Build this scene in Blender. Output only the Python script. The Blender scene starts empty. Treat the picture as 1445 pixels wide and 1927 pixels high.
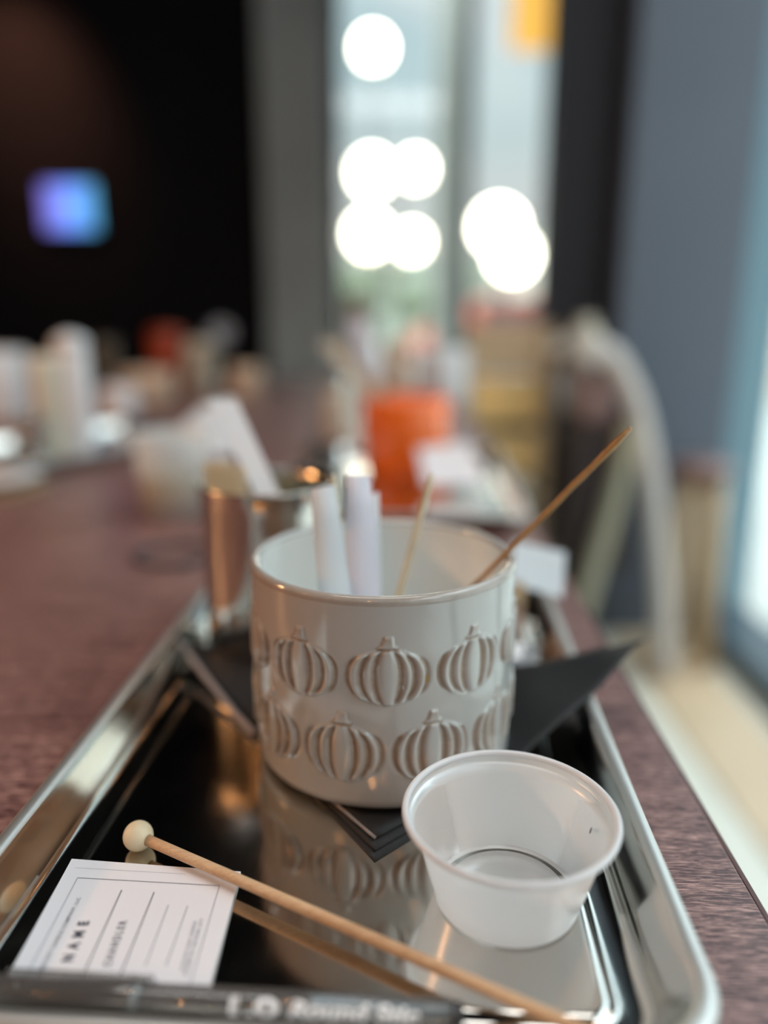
import bpy, bmesh, math, random
import numpy as np
from mathutils import Vector, Matrix, Euler

SC = bpy.context.scene
COL = SC.collection
random.seed(4)
PI = math.pi

# ------------------------------------------------------------------ camera
F_PX, CX, CY = 1450.0, 722.5, 963.5
PITCH = math.atan(374.5 / F_PX)
CH = 0.21
cp, sp = math.cos(PITCH), math.sin(PITCH)
cam_d = bpy.data.cameras.new('camera')
cam = bpy.data.objects.new('camera', cam_d)
COL.objects.link(cam)
cam.location = (0, 0, CH)
cam.rotation_euler = (PI / 2 - PITCH, 0, 0)
cam_d.sensor_fit = 'VERTICAL'
cam_d.sensor_height = 36.0
cam_d.lens = 36.0 * F_PX / 1927.0
cam_d.clip_start = 0.01
cam_d.clip_end = 300
cam_d.dof.use_dof = True
cam_d.dof.focus_distance = 0.292
cam_d.dof.aperture_fstop = 1.8
SC.camera = cam

# ------------------------------------------------------------------ view
SC.view_settings.view_transform = 'Standard'
SC.view_settings.look = 'None'
SC.view_settings.gamma = 1.0
SC.view_settings.use_curve_mapping = False
SC.view_settings.exposure = 0.6
SC.cycles.max_bounces = 12
SC.cycles.transparent_max_bounces = 16
SC.cycles.sample_clamp_indirect = 6.0
SC.cycles.caustics_refractive = False

# ------------------------------------------------------------------ world: pale bright overcast sky
W = bpy.data.worlds.new('sky')
SC.world = W
W.use_nodes = True
wn, wl = W.node_tree.nodes, W.node_tree.links
wn.clear()
wo = wn.new('ShaderNodeOutputWorld')
wb = wn.new('ShaderNodeBackground')
tc = wn.new('ShaderNodeTexCoord')
sx = wn.new('ShaderNodeSeparateXYZ')
rp = wn.new('ShaderNodeValToRGB')
rp.color_ramp.elements[0].position = 0.48
rp.color_ramp.elements[0].color = (0.52, 0.52, 0.46, 1)
rp.color_ramp.elements[1].position = 1.0
rp.color_ramp.elements[1].color = (0.58, 0.68, 0.74, 1)
for p_, c_ in ((0.505, (0.86, 0.84, 0.78)), (0.56, (0.82, 0.86, 0.84)), (0.63, (0.64, 0.82, 0.86)), (0.75, (0.60, 0.74, 0.80))):
    e_ = rp.color_ramp.elements.new(p_); e_.color = (*c_, 1)
mr = wn.new('ShaderNodeMapRange')
mr.inputs['From Min'].default_value = -1.0
mr.inputs['From Max'].default_value = 1.0
nz = wn.new('ShaderNodeTexNoise')
nz.inputs['Scale'].default_value = 3.2
nz.inputs['Detail'].default_value = 3
cr = wn.new('ShaderNodeValToRGB')
cr.color_ramp.elements[0].position = 0.5
cr.color_ramp.elements[0].color = (0, 0, 0, 1)
cr.color_ramp.elements[1].position = 0.66
cr.color_ramp.elements[1].color = (1, 1, 1, 1)
mx = wn.new('ShaderNodeMix'); mx.data_type = 'RGBA'
mx.inputs['B'].default_value = (1.15, 1.15, 1.12, 1)
wl.new(tc.outputs['Generated'], sx.inputs[0])
wl.new(sx.outputs['Z'], mr.inputs['Value'])
wl.new(mr.outputs[0], rp.inputs[0])
wl.new(tc.outputs['Generated'], nz.inputs['Vector'])
wl.new(nz.outputs['Fac'], cr.inputs[0])
wl.new(cr.outputs[0], mx.inputs['Factor'])
wl.new(rp.outputs[0], mx.inputs['A'])
wl.new(mx.outputs['Result'], wb.inputs['Color'])
zr = wn.new('ShaderNodeMapRange')      # overcast sky: brighter towards the zenith
zr.inputs['From Min'].default_value = 0.33; zr.inputs['From Max'].default_value = 1.0
zr.inputs['To Min'].default_value = 0.60; zr.inputs['To Max'].default_value = 5.4
wl.new(sx.outputs['Z'], zr.inputs['Value']); wl.new(zr.outputs[0], wb.inputs['Strength'])
wl.new(wb.outputs[0], wo.inputs[0])


def point_light(name, loc, power, color, size):
    d = bpy.data.lights.new(name, 'POINT')
    d.energy = power; d.color = color; d.shadow_soft_size = size
    o = bpy.data.objects.new(name, d); COL.objects.link(o); o.location = loc
    return o


# ------------------------------------------------------------------ helpers
def ray(x, y):
    b = (CY - y) / F_PX
    return ((x - CX) / F_PX, cp + b * sp, b * cp - sp)


def atz(x, y, z):
    r = ray(x, y); t = (z - CH) / r[2]
    return Vector((r[0] * t, r[1] * t, z))


def aty(x, y, Y):
    r = ray(x, y); t = Y / r[1]
    return Vector((r[0] * t, Y, CH + r[2] * t))


def mesh_from(name, verts, faces, mats, smooth=False, mat_idx=None):
    me = bpy.data.meshes.new(name)
    me.from_pydata([tuple(v) for v in verts], [], faces)
    for m in (mats if isinstance(mats, (list, tuple)) else [mats]):
        me.materials.append(m)
    if smooth:
        me.polygons.foreach_set('use_smooth', [True] * len(me.polygons))
    if mat_idx is not None:
        me.polygons.foreach_set('material_index', mat_idx)
    me.update()
    return me


def obj(name, me, parent=None, loc=(0, 0, 0), rot=(0, 0, 0)):
    o = bpy.data.objects.new(name, me)
    COL.objects.link(o)
    o.location = loc; o.rotation_euler = rot
    if parent is not None:
        o.parent = parent
    return o


def tag(o, label=None, cat=None, group=None, kind=None):
    if label: o['label'] = label
    if cat: o['category'] = cat
    if group: o['group'] = group
    if kind: o['kind'] = kind
    return o


def thing(name, label, cat, loc=(0, 0, 0), rotz=0.0, group=None):
    o = bpy.data.objects.new(name, None)
    o.empty_display_size = 0.02
    COL.objects.link(o)
    o.location = loc; o.rotation_euler = (0, 0, rotz)
    return tag(o, label, cat, group)


def dup(root, loc, rot, label, scale=1.0, group=None):
    r = root.copy(); COL.objects.link(r)
    r.location = loc; r.rotation_euler = rot; r.scale = (scale,) * 3
    r['label'] = label
    if group: r['group'] = group
    for ch in list(root.children):
        c = ch.copy(); COL.objects.link(c); c.parent = r
        for g in list(ch.children):
            d = g.copy(); COL.objects.link(d); d.parent = c
    return r


def box_me(name, x0, x1, y0, y1, z0, z1, m, bev=0.0):
    bm = bmesh.new()
    bmesh.ops.create_cube(bm, size=1)
    for v in bm.verts:
        v.co = Vector(((x0 + x1) / 2 + v.co.x * (x1 - x0), (y0 + y1) / 2 + v.co.y * (y1 - y0), (z0 + z1) / 2 + v.co.z * (z1 - z0)))
    if bev > 0:
        bmesh.ops.bevel(bm, geom=list(bm.edges), offset=bev, segments=2, affect='EDGES', profile=0.5)
    me = bpy.data.meshes.new(name)
    bm.to_mesh(me); bm.free()
    me.materials.append(m)
    return me


def lathe_me(name, prof, m, seg=64, close=False):
    """prof: list of (r,z). r==0 ends become poles."""
    verts, faces = [], []
    rings = []
    for r, z in prof:
        if r <= 1e-7:
            rings.append([len(verts)]); verts.append((0, 0, z))
        else:
            s = len(verts)
            for i in range(seg):
                a = 2 * PI * i / seg
                verts.append((r * math.cos(a), r * math.sin(a), z))
            rings.append(list(range(s, s + seg)))
    pairs = list(zip(rings[:-1], rings[1:]))
    if close: pairs.append((rings[-1], rings[0]))
    for A, B in pairs:
        if len(A) == 1 and len(B) == 1: continue
        for i in range(seg):
            j = (i + 1) % seg
            if len(A) == 1: faces.append((A[0], B[j], B[i]))
            elif len(B) == 1: faces.append((A[i], A[j], B[0]))
            else: faces.append((A[i], A[j], B[j], B[i]))
    me = mesh_from(name, verts, faces, m, True)
    bm = bmesh.new(); bm.from_mesh(me)
    bmesh.ops.recalc_face_normals(bm, faces=bm.faces)
    bm.to_mesh(me); bm.free()
    return me


def tube_me(name, pts, radii, m, seg=12):
    pts = [Vector(p) for p in pts]
    if not isinstance(radii, (list, tuple)): radii = [radii] * len(pts)
    verts, faces = [], []
    up = Vector((0, 0, 1))
    d0 = (pts[1] - pts[0]).normalized()
    n = d0.cross(up)
    if n.length < 1e-3: n = d0.cross(Vector((1, 0, 0)))
    n.normalize()
    for i, p in enumerate(pts):
        d = (pts[min(i + 1, len(pts) - 1)] - pts[max(i - 1, 0)]).normalized()
        n = (n - d * n.dot(d)).normalized()
        b = d.cross(n)
        for k in range(seg):
            a = 2 * PI * k / seg
            verts.append(p + (n * math.cos(a) + b * math.sin(a)) * radii[i])
    for i in range(len(pts) - 1):
        for k in range(seg):
            j = (k + 1) % seg
            faces.append((i * seg + k, i * seg + j, (i + 1) * seg + j, (i + 1) * seg + k))
    faces.append(tuple(range(seg))[::-1])
    faces.append(tuple((len(pts) - 1) * seg + k for k in range(seg)))
    me = mesh_from(name, verts, faces, m, True)
    bm = bmesh.new(); bm.from_mesh(me)
    bmesh.ops.recalc_face_normals(bm, faces=bm.faces)
    bm.to_mesh(me); bm.free()
    return me


def smooth_path(ctrl, n=10):
    ctrl = [Vector(c) for c in ctrl]
    out = []
    for i in range(len(ctrl) - 1):
        p0 = ctrl[max(i - 1, 0)]; p1 = ctrl[i]; p2 = ctrl[i + 1]; p3 = ctrl[min(i + 2, len(ctrl) - 1)]
        for k in range(n):
            t = k / n
            out.append(0.5 * ((2 * p1) + (p2 - p0) * t + (2 * p0 - 5 * p1 + 4 * p2 - p3) * t * t + (-p0 + 3 * p1 - 3 * p2 + p3) * t ** 3))
    out.append(ctrl[-1])
    return out


# ------------------------------------------------------------------ materials
def pmat(name, color, rough=0.5, metal=0.0, spec=0.5, coat=0.0, bump=None, var=None, sss=0.0, emit=None, aniso=0.0):
    """bump=(scale, strength, distance), var=(scale, amount)"""
    m = bpy.data.materials.new(name)
    m.use_nodes = True
    nt = m.node_tree; N, L = nt.nodes, nt.links
    b = N['Principled BSDF']
    b.inputs['Base Color'].default_value = (*color, 1)
    b.inputs['Roughness'].default_value = rough
    b.inputs['Metallic'].default_value = metal
    b.inputs['Specular IOR Level'].default_value = spec
    b.inputs['Coat Weight'].default_value = coat
    b.inputs['Coat Roughness'].default_value = 0.05
    if sss:
        b.inputs['Subsurface Weight'].default_value = sss
        b.inputs['Subsurface Scale'].default_value = 0.004
    if aniso: b.inputs['Anisotropic'].default_value = aniso
    if emit:
        b.inputs['Emission Color'].default_value = (*emit[0], 1)
        b.inputs['Emission Strength'].default_value = emit[1]
    t = N.new('ShaderNodeTexCoord')
    if var:
        n = N.new('ShaderNodeTexNoise'); n.inputs['Scale'].default_value = var[0]; n.inputs['Detail'].default_value = 4
        L.new(t.outputs['Object'], n.inputs['Vector'])
        r = N.new('ShaderNodeMapRange'); r.inputs['From Min'].default_value = 0.3; r.inputs['From Max'].default_value = 0.7
        r.inputs['To Min'].default_value = 1 - var[1]; r.inputs['To Max'].default_value = 1 + var[1]
        L.new(n.outputs['Fac'], r.inputs['Value'])
        h = N.new('ShaderNodeHueSaturation'); h.inputs['Color'].default_value = (*color, 1)
        L.new(r.outputs[0], h.inputs['Value']); L.new(h.outputs[0], b.inputs['Base Color'])
    if bump:
        n2 = N.new('ShaderNodeTexNoise'); n2.inputs['Scale'].default_value = bump[0]; n2.inputs['Detail'].default_value = 3
        L.new(t.outputs['Object'], n2.inputs['Vector'])
        bp = N.new('ShaderNodeBump'); bp.inputs['Strength'].default_value = bump[1]; bp.inputs['Distance'].default_value = bump[2]
        L.new(n2.outputs['Fac'], bp.inputs['Height']); L.new(bp.outputs[0], b.inputs['Normal'])
    return m


def grain_mat(name, dark, light, sc, rough=0.4, rough2=0.5, spec=0.5, bumpd=0.0002, lo=0.42, hi=0.66, big=0.36):
    """wood: noise stretched along one axis; sc=(sx,sy,sz)"""
    m = bpy.data.materials.new(name); m.use_nodes = True
    N, L = m.node_tree.nodes, m.node_tree.links
    b = N['Principled BSDF']
    t = N.new('ShaderNodeTexCoord'); mp = N.new('ShaderNodeMapping'); mp.inputs['Scale'].default_value = sc
    n = N.new('ShaderNodeTexNoise'); n.inputs['Scale'].default_value = 1; n.inputs['Detail'].default_value = 6; n.inputs['Roughness'].default_value = 0.65
    n.inputs['Distortion'].default_value = 0.4
    n2 = N.new('ShaderNodeTexNoise'); n2.inputs['Scale'].default_value = 0.12; n2.inputs['Detail'].default_value = 3
    r = N.new('ShaderNodeValToRGB')
    r.color_ramp.elements[0].position = lo; r.color_ramp.elements[0].color = (*dark, 1)
    r.color_ramp.elements[1].position = hi; r.color_ramp.elements[1].color = (*light, 1)
    ad = N.new('ShaderNodeMath'); ad.operation = 'MULTIPLY_ADD'; ad.inputs[1].default_value = 0.65
    sub = N.new('ShaderNodeMath'); sub.operation = 'MULTIPLY'; sub.inputs[1].default_value = big
    L.new(t.outputs['Object'], mp.inputs[0]); L.new(mp.outputs[0], n.inputs['Vector']); L.new(mp.outputs[0], n2.inputs['Vector'])
    L.new(n2.outputs['Fac'], sub.inputs[0])
    L.new(n.outputs['Fac'], ad.inputs[0]); L.new(sub.outputs[0], ad.inputs[2]); L.new(ad.outputs[0], r.inputs[0])
    L.new(r.outputs[0], b.inputs['Base Color'])
    mr_ = N.new('ShaderNodeMapRange'); mr_.inputs['To Min'].default_value = rough; mr_.inputs['To Max'].default_value = rough2
    L.new(n.outputs['Fac'], mr_.inputs['Value']); L.new(mr_.outputs[0], b.inputs['Roughness'])
    b.inputs['Specular IOR Level'].default_value = spec
    bp = N.new('ShaderNodeBump'); bp.inputs['Strength'].default_value = 0.5; bp.inputs['Distance'].default_value = bumpd
    L.new(n.outputs['Fac'], bp.inputs['Height']); L.new(bp.outputs[0], b.inputs['Normal'])
    return m


def steel_mat():
    m = bpy.data.materials.new('stainless_steel'); m.use_nodes = True
    N, L = m.node_tree.nodes, m.node_tree.links
    b = N['Principled BSDF']
    b.inputs['Base Color'].default_value = (0.62, 0.60, 0.56, 1)
    b.inputs['Metallic'].default_value = 1.0
    t = N.new('ShaderNodeTexCoord'); mp = N.new('ShaderNodeMapping'); mp.inputs['Scale'].default_value = (900, 60, 60)
    mp.inputs['Rotation'].default_value = (0, 0, 0.12)
    n = N.new('ShaderNodeTexNoise'); n.inputs['Scale'].default_value = 1; n.inputs['Detail'].default_value = 4
    L.new(t.outputs['Object'], mp.inputs[0]); L.new(mp.outputs[0], n.inputs['Vector'])
    n2 = N.new('ShaderNodeTexNoise'); n2.inputs['Scale'].default_value = 30; n2.inputs['Detail'].default_value = 5
    L.new(t.outputs['Object'], n2.inputs['Vector'])
    mr1 = N.new('ShaderNodeMapRange'); mr1.inputs['From Min'].default_value = 0.35; mr1.inputs['From Max'].default_value = 0.7
    mr1.inputs['To Min'].default_value = 0.07; mr1.inputs['To Max'].default_value = 0.16
    L.new(n2.outputs['Fac'], mr1.inputs['Value']); L.new(mr1.outputs[0], b.inputs['Roughness'])
    bp = N.new('ShaderNodeBump'); bp.inputs['Strength'].default_value = 0.12; bp.inputs['Distance'].default_value = 0.00006
    L.new(n.outputs['Fac'], bp.inputs['Height']); L.new(bp.outputs[0], b.inputs['Normal'])
    return m


def glass_mat(name, tint=(1, 1, 1), refl=0.08):
    m = bpy.data.materials.new(name); m.use_nodes = True
    N, L = m.node_tree.nodes, m.node_tree.links
    N.remove(N['Principled BSDF'])
    o = N['Material Output']
    t = N.new('ShaderNodeBsdfTransparent'); t.inputs[0].default_value = (*tint, 1)
    g = N.new('ShaderNodeBsdfGlossy'); g.inputs['Roughness'].default_value = 0.02
    x = N.new('ShaderNodeMixShader'); x.inputs[0].default_value = refl
    L.new(t.outputs[0], x.inputs[1]); L.new(g.outputs[0], x.inputs[2]); L.new(x.outputs[0], o.inputs[0])
    return m


def plastic_mat(name, color, clear, rough=0.25, gloss=0.1, trans=0.55):
    """milky translucent plastic"""
    m = bpy.data.materials.new(name); m.use_nodes = True
    N, L = m.node_tree.nodes, m.node_tree.links
    N.remove(N['Principled BSDF'])
    o = N['Material Output']
    d = N.new('ShaderNodeBsdfDiffuse'); d.inputs[0].default_value = (*color, 1)
    tl = N.new('ShaderNodeBsdfTranslucent'); tl.inputs[0].default_value = (*color, 1)
    x1 = N.new('ShaderNodeMixShader'); x1.inputs[0].default_value = trans
    t = N.new('ShaderNodeBsdfTransparent'); t.inputs[0].default_value = (0.98, 0.98, 0.97, 1)
    x2 = N.new('ShaderNodeMixShader'); x2.inputs[0].default_value = clear
    g = N.new('ShaderNodeBsdfGlossy'); g.inputs['Roughness'].default_value = rough
    fr = N.new('ShaderNodeFresnel'); fr.inputs[0].default_value = 1.45
    ml = N.new('ShaderNodeMath'); ml.operation = 'MULTIPLY_ADD'; ml.inputs[1].default_value = 0.45; ml.inputs[2].default_value = gloss * 0.3
    x3 = N.new('ShaderNodeMixShader')
    L.new(d.outputs[0], x1.inputs[1]); L.new(tl.outputs[0], x1.inputs[2])
    L.new(x1.outputs[0], x2.inputs[1]); L.new(t.outputs[0], x2.inputs[2])
    L.new(fr.outputs[0], ml.inputs[0]); L.new(ml.outputs[0], x3.inputs[0])
    L.new(x2.outputs[0], x3.inputs[1]); L.new(g.outputs[0], x3.inputs[2]); L.new(x3.outputs[0], o.inputs[0])
    return m


M = {}
M['table'] = grain_mat('dark_red_wood_laminate', (0.075, 0.026, 0.027), (0.62, 0.36, 0.31), (120, 1500, 60), 0.26, 0.42, 0.7, 0.0002, 0.375, 0.52, 0.16)
M['table_edge'] = pmat('table_edge_band', (0.11, 0.045, 0.04), 0.45, bump=(300, 0.4, 0.0004))
M['steel'] = steel_mat()
M['steel_rim'] = pmat('satin_steel_rim', (0.66, 0.65, 0.62), 0.42, 0.9)
M['steel2'] = pmat('polished_steel', (0.6, 0.57, 0.53), 0.14, 1.0)
M['napkin'] = pmat('black_paper_napkin', (0.009, 0.009, 0.010), 0.6, bump=(900, 0.5, 0.0003))
M['napkin_edge'] = pmat('napkin_torn_edge', (0.35, 0.32, 0.31), 0.7, bump=(2500, 0.8, 0.0005))
M['pine'] = grain_mat('pale_birch_wood', (0.56, 0.34, 0.19), (0.72, 0.50, 0.31), (40, 900, 900), 0.4, 0.5, 0.4, 0.00005)
M['ball'] = pmat('pale_turned_wood', (0.74, 0.62, 0.42), 0.4, var=(120, 0.06))
M['wick_cream'] = pmat('cream_wood', (0.55, 0.47, 0.33), 0.6, var=(200, 0.1))
M['reflection_cream'] = grain_mat('cream_reflection', (0.80, 0.64, 0.40), (0.95, 0.84, 0.62), (400, 400, 20), 0.5, 0.6)  # cream of the bright reflection inside the pitcher
M['wick_brown'] = pmat('tan_wood', (0.42, 0.23, 0.09), 0.6, var=(300, 0.15), bump=(600, 0.6, 0.0006))
M['paper'] = pmat('white_card', (0.78, 0.76, 0.79), 0.7)
M['strip'] = plastic_mat('bluish_white_paper', (0.90, 0.95, 0.99), 0.0, 0.6, 0.0, 0.45)
M['strip2'] = plastic_mat('lilac_white_paper', (0.88, 0.88, 0.96), 0.0, 0.6, 0.0, 0.4)
M['ink'] = pmat('grey_ink', (0.06, 0.06, 0.09), 0.6)
M['ink_light'] = pmat('light_grey_ink', (0.22, 0.22, 0.27), 0.6)
M['cup'] = plastic_mat('milky_plastic', (0.96, 0.97, 0.98), 0.05, 0.25, 0.1, 0.5)
M['cup_base'] = plastic_mat('clear_milky_plastic', (0.94, 0.93, 0.92), 0.34, 0.25, 0.1, 0.4)
M['cup_rim'] = plastic_mat('milky_plastic_rim', (0.93, 0.93, 0.95), 0.1, 0.2, 0.15, 0.35)
M['smoke'] = plastic_mat('smoky_clear_plastic', (0.20, 0.18, 0.17), 0.62, 0.08, 0.2, 0.3)
M['pen_ink'] = pmat('dark_ink_tube', (0.02, 0.015, 0.015), 0.3)
M['pen_print'] = pmat('white_pen_print', (0.92, 0.92, 0.94), 0.5)
M['floor'] = pmat('pale_polished_concrete', (0.74, 0.71, 0.60), 0.35, var=(1.6, 0.12), bump=(12, 0.1, 0.002))
M['floor_tan'] = pmat('tan_floor_strip', (0.62, 0.46, 0.30), 0.4, var=(2, 0.08))
M['black_wall'] = pmat('black_wall_paint', (0.007, 0.008, 0.011), 0.75, spec=0.2, var=(0.6, 0.3))
M['ceiling'] = pmat('black_ceiling', (0.012, 0.012, 0.014), 0.9, spec=0.1)
M['grey_pillar'] = pmat('grey_green_paint', (0.60, 0.72, 0.80), 0.5, var=(1.2, 0.15))
M['slate_pillar'] = pmat('slate_grey_paint', (0.10, 0.12, 0.155), 0.5, var=(1.0, 0.12))
M['black_panel'] = pmat('black_panel_paint', (0.016, 0.015, 0.02), 0.6, spec=0.3)
M['frame_light'] = pmat('light_grey_concrete', (0.62, 0.63, 0.56), 0.5)
M['frame_navy'] = pmat('dark_navy_frame', (0.035, 0.06, 0.08), 0.4)
M['frame_teal'] = pmat('blue_grey_aluminium', (0.16, 0.28, 0.34), 0.35)
M['glass'] = glass_mat('window_glass', (0.97, 0.99, 0.99), 0.05)
M['pavement'] = pmat('pale_pavement', (0.50, 0.50, 0.46), 0.8, var=(0.8, 0.1))
M['stucco'] = pmat('cream_stucco', (0.80, 0.74, 0.64), 0.8, var=(0.5, 0.06))
M['stucco2'] = pmat('grey_green_stucco', (0.42, 0.46, 0.38), 0.8, var=(0.5, 0.1))
M['leaf'] = pmat('green_foliage', (0.20, 0.23, 0.15), 0.8, var=(3, 0.3))
M['bark'] = pmat('bark', (0.12, 0.09, 0.07), 0.9)
M['sun_glint'] = pmat('sun_glint_glow', (1, 0.95, 0.8), 0.5, emit=((1.0, 0.93, 0.72), 9.0))  # emission standing in for sun glints outside
M['iron'] = pmat('dark_iron', (0.03, 0.03, 0.03), 0.5)
M['sign_orange'] = pmat('orange_sign', (0.85, 0.38, 0.04), 0.5)
M['car_red'] = pmat('salmon_red_paint', (0.62, 0.16, 0.10), 0.35, coat=0.5)
M['rubber'] = pmat('black_rubber', (0.02, 0.02, 0.02), 0.8)
M['dark_glass'] = pmat('dark_car_glass', (0.04, 0.05, 0.06), 0.1)
M['orange_glaze'] = pmat('orange_glaze', (0.98, 0.17, 0.01), 0.25, coat=0.6, var=(12, 0.15))
M['rust_glaze'] = pmat('rust_red_glaze', (0.42, 0.06, 0.02), 0.35, coat=0.3)
M['cream'] = pmat('cream_ceramic', (0.66, 0.62, 0.50), 0.35, coat=0.3)
M['white_cer'] = pmat('white_ceramic', (0.80, 0.80, 0.82), 0.3, coat=0.3)
M['peach'] = pmat('peach_ceramic', (0.62, 0.46, 0.33), 0.4)
M['olive'] = pmat('dark_olive_glaze', (0.10, 0.08, 0.055), 0.4)
M['dark_grey'] = pmat('dark_grey_matte', (0.05, 0.05, 0.06), 0.6)
M['wax'] = pmat('pale_yellow_wax', (0.85, 0.78, 0.36), 0.5, sss=0.3)
M['grey_tin'] = pmat('dull_grey_tin', (0.10, 0.10, 0.095), 0.6, 0.0)
M['cork'] = pmat('tan_cork', (0.30, 0.19, 0.10), 0.8, bump=(400, 0.5, 0.001))
M['amber'] = pmat('amber_brown_tin', (0.26, 0.11, 0.05), 0.3, coat=0.4)
M['tan_slat'] = grain_mat('brown_tan_wood', (0.46, 0.34, 0.21), (0.64, 0.48, 0.31), (6, 60, 60), 0.4, 0.5)
M['honey_slat'] = grain_mat('honey_wood', (0.80, 0.50, 0.18), (0.95, 0.64, 0.28), (6, 60, 60), 0.4, 0.5)
M['pale_metal'] = pmat('pale_painted_metal', (0.62, 0.58, 0.55), 0.35)
M['sage_metal'] = pmat('sage_beige_metal', (0.40, 0.38, 0.28), 0.45)
M['dark_seat'] = pmat('dark_brown_leather', (0.035, 0.022, 0.022), 0.5, bump=(80, 0.3, 0.001))
M['chair_wood'] = pmat('mauve_brown_wood', (0.22, 0.13, 0.12), 0.35)
M['cloth'] = pmat('beige_cloth', (0.62, 0.58, 0.48), 0.8, bump=(40, 0.6, 0.01))
M['gold_chip'] = pmat('gold_brown_chip', (0.32, 0.20, 0.05), 0.5)
M['bulb'] = pmat('warm_bulb', (1, 0.6, 0.3), 0.5, emit=((1.0, 0.42, 0.12), 60.0))


M['bulb_small'] = pmat('small_warm_bulb', (1, 0.6, 0.3), 0.5, emit=((1.0, 0.42, 0.13), 70.0))


def screen_mat():
    m = bpy.data.materials.new('monitor_screen'); m.use_nodes = True
    N, L = m.node_tree.nodes, m.node_tree.links
    b = N['Principled BSDF']; b.inputs['Base Color'].default_value = (0.01, 0.01, 0.01, 1)
    t = N.new('ShaderNodeTexCoord'); s = N.new('ShaderNodeSeparateXYZ'); r = N.new('ShaderNodeValToRGB')
    r.color_ramp.elements[0].color = (0.16, 0.10, 0.42, 1); r.color_ramp.elements[1].color = (0.06, 0.30, 0.46, 1)
    e = r.color_ramp.elements.new(0.5); e.color = (0.14, 0.28, 0.95, 1)
    L.new(t.outputs['Generated'], s.inputs[0]); L.new(s.outputs['X'], r.inputs[0])
    L.new(r.outputs[0], b.inputs['Emission Color']); b.inputs['Emission Strength'].default_value = 1.1
    return m


M['screen'] = screen_mat()


def mug_mat():
    m = bpy.data.materials.new('cream_glaze'); m.use_nodes = True
    N, L = m.node_tree.nodes, m.node_tree.links
    b = N['Principled BSDF']
    a = N.new('ShaderNodeAttribute'); a.attribute_name = 'tint'
    t = N.new('ShaderNodeTexCoord')
    n = N.new('ShaderNodeTexNoise'); n.inputs['Scale'].default_value = 420; n.inputs['Detail'].default_value = 3
    L.new(t.outputs['Object'], n.inputs['Vector'])
    mm = N.new('ShaderNodeMapRange'); mm.inputs['From Min'].default_value = 0.3; mm.inputs['From Max'].default_value = 0.65
    mm.inputs['To Min'].default_value = 0.75; mm.inputs['To Max'].default_value = 1.0
    L.new(n.outputs['Fac'], mm.inputs['Value'])
    mu = N.new('ShaderNodeMath'); mu.operation = 'MULTIPLY'
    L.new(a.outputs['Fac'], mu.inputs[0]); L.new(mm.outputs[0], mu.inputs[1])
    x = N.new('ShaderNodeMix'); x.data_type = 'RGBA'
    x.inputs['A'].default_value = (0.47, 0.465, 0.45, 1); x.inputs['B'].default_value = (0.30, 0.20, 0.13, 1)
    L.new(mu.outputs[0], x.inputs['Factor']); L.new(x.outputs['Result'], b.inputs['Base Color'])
    b.inputs['Roughness'].default_value = 0.12
    b.inputs['Specular IOR Level'].default_value = 0.55
    b.inputs['Coat Weight'].default_value = 0.4; b.inputs['Coat Roughness'].default_value = 0.03
    n2 = N.new('ShaderNodeTexNoise'); n2.inputs['Scale'].default_value = 42; n2.inputs['Detail'].default_value = 1
    L.new(t.outputs['Object'], n2.inputs['Vector'])
    bp = N.new('ShaderNodeBump'); bp.inputs['Strength'].default_value = 0.35; bp.inputs['Distance'].default_value = 0.0022
    L.new(n2.outputs['Fac'], bp.inputs['Height']); L.new(bp.outputs[0], b.inputs['Normal'])
    L.new(bp.outputs[0], b.inputs['Coat Normal'])
    return m


M['mug'] = mug_mat()
M['mug_inner'] = pmat('lit_inner_glaze', (0.86, 0.89, 0.87), 0.15, coat=0.4)  # inside of the mug whitened to stand for the window light on it

# ------------------------------------------------------------------ room
FL, CE = -0.75, 2.35
XL, XR, YF, YB = -5.0, 1.06, -3.6, 4.6


def struct(name, me, parent=None, label=None):
    o = obj(name, me, parent)
    if parent is None:
        o['kind'] = 'structure'; o['category'] = name.split('_')[0]
    if label: o['label'] = label
    return o


struct('floor', box_me('floor', XL - .1, XR + .1, YF - .1, YB + .1, FL - .1, FL, M['floor']), label='pale concrete floor beside the table')
struct('ceiling', box_me('ceiling', XL - .1, XR + .2, YF - .1, YB + .2, CE, CE + .1, M['ceiling']), label='black ceiling over the whole room')
struct('wall_left', box_me('wall_left', XL - .1, XL, YF - .1, YB + .1, FL, CE, M['black_wall']), label='black side wall far to the left')
struct('wall_back', box_me('wall_back', XL, -0.62, YB, YB + .12, FL, CE, M['black_wall']), label='black back wall behind the glowing screen')
struct('trim_1', box_me('trim_1', -0.66, -0.29, YB - .12, YB + .12, FL, CE, M['grey_pillar'], .02), label='grey-green pillar between black wall and first window')
struct('trim_2', box_me('trim_2', -0.29, -0.235, YB - .05, YB + .12, FL, CE, M['frame_navy']), label='dark navy window jamb beside grey-green pillar')


def window(name, x0, x1, y, z0, z1, label, bars=()):
    w = thing(name, label, 'window'); w['kind'] = 'structure'
    obj('pane', box_me('pane', x0, x1, y + .03, y + .036, z0, z1, M['glass']), w)
    obj('frame', box_me('frame', x0, x1, y, y + .07, z0, z0 + .06, M['frame_navy']), w)
    return w


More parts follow.
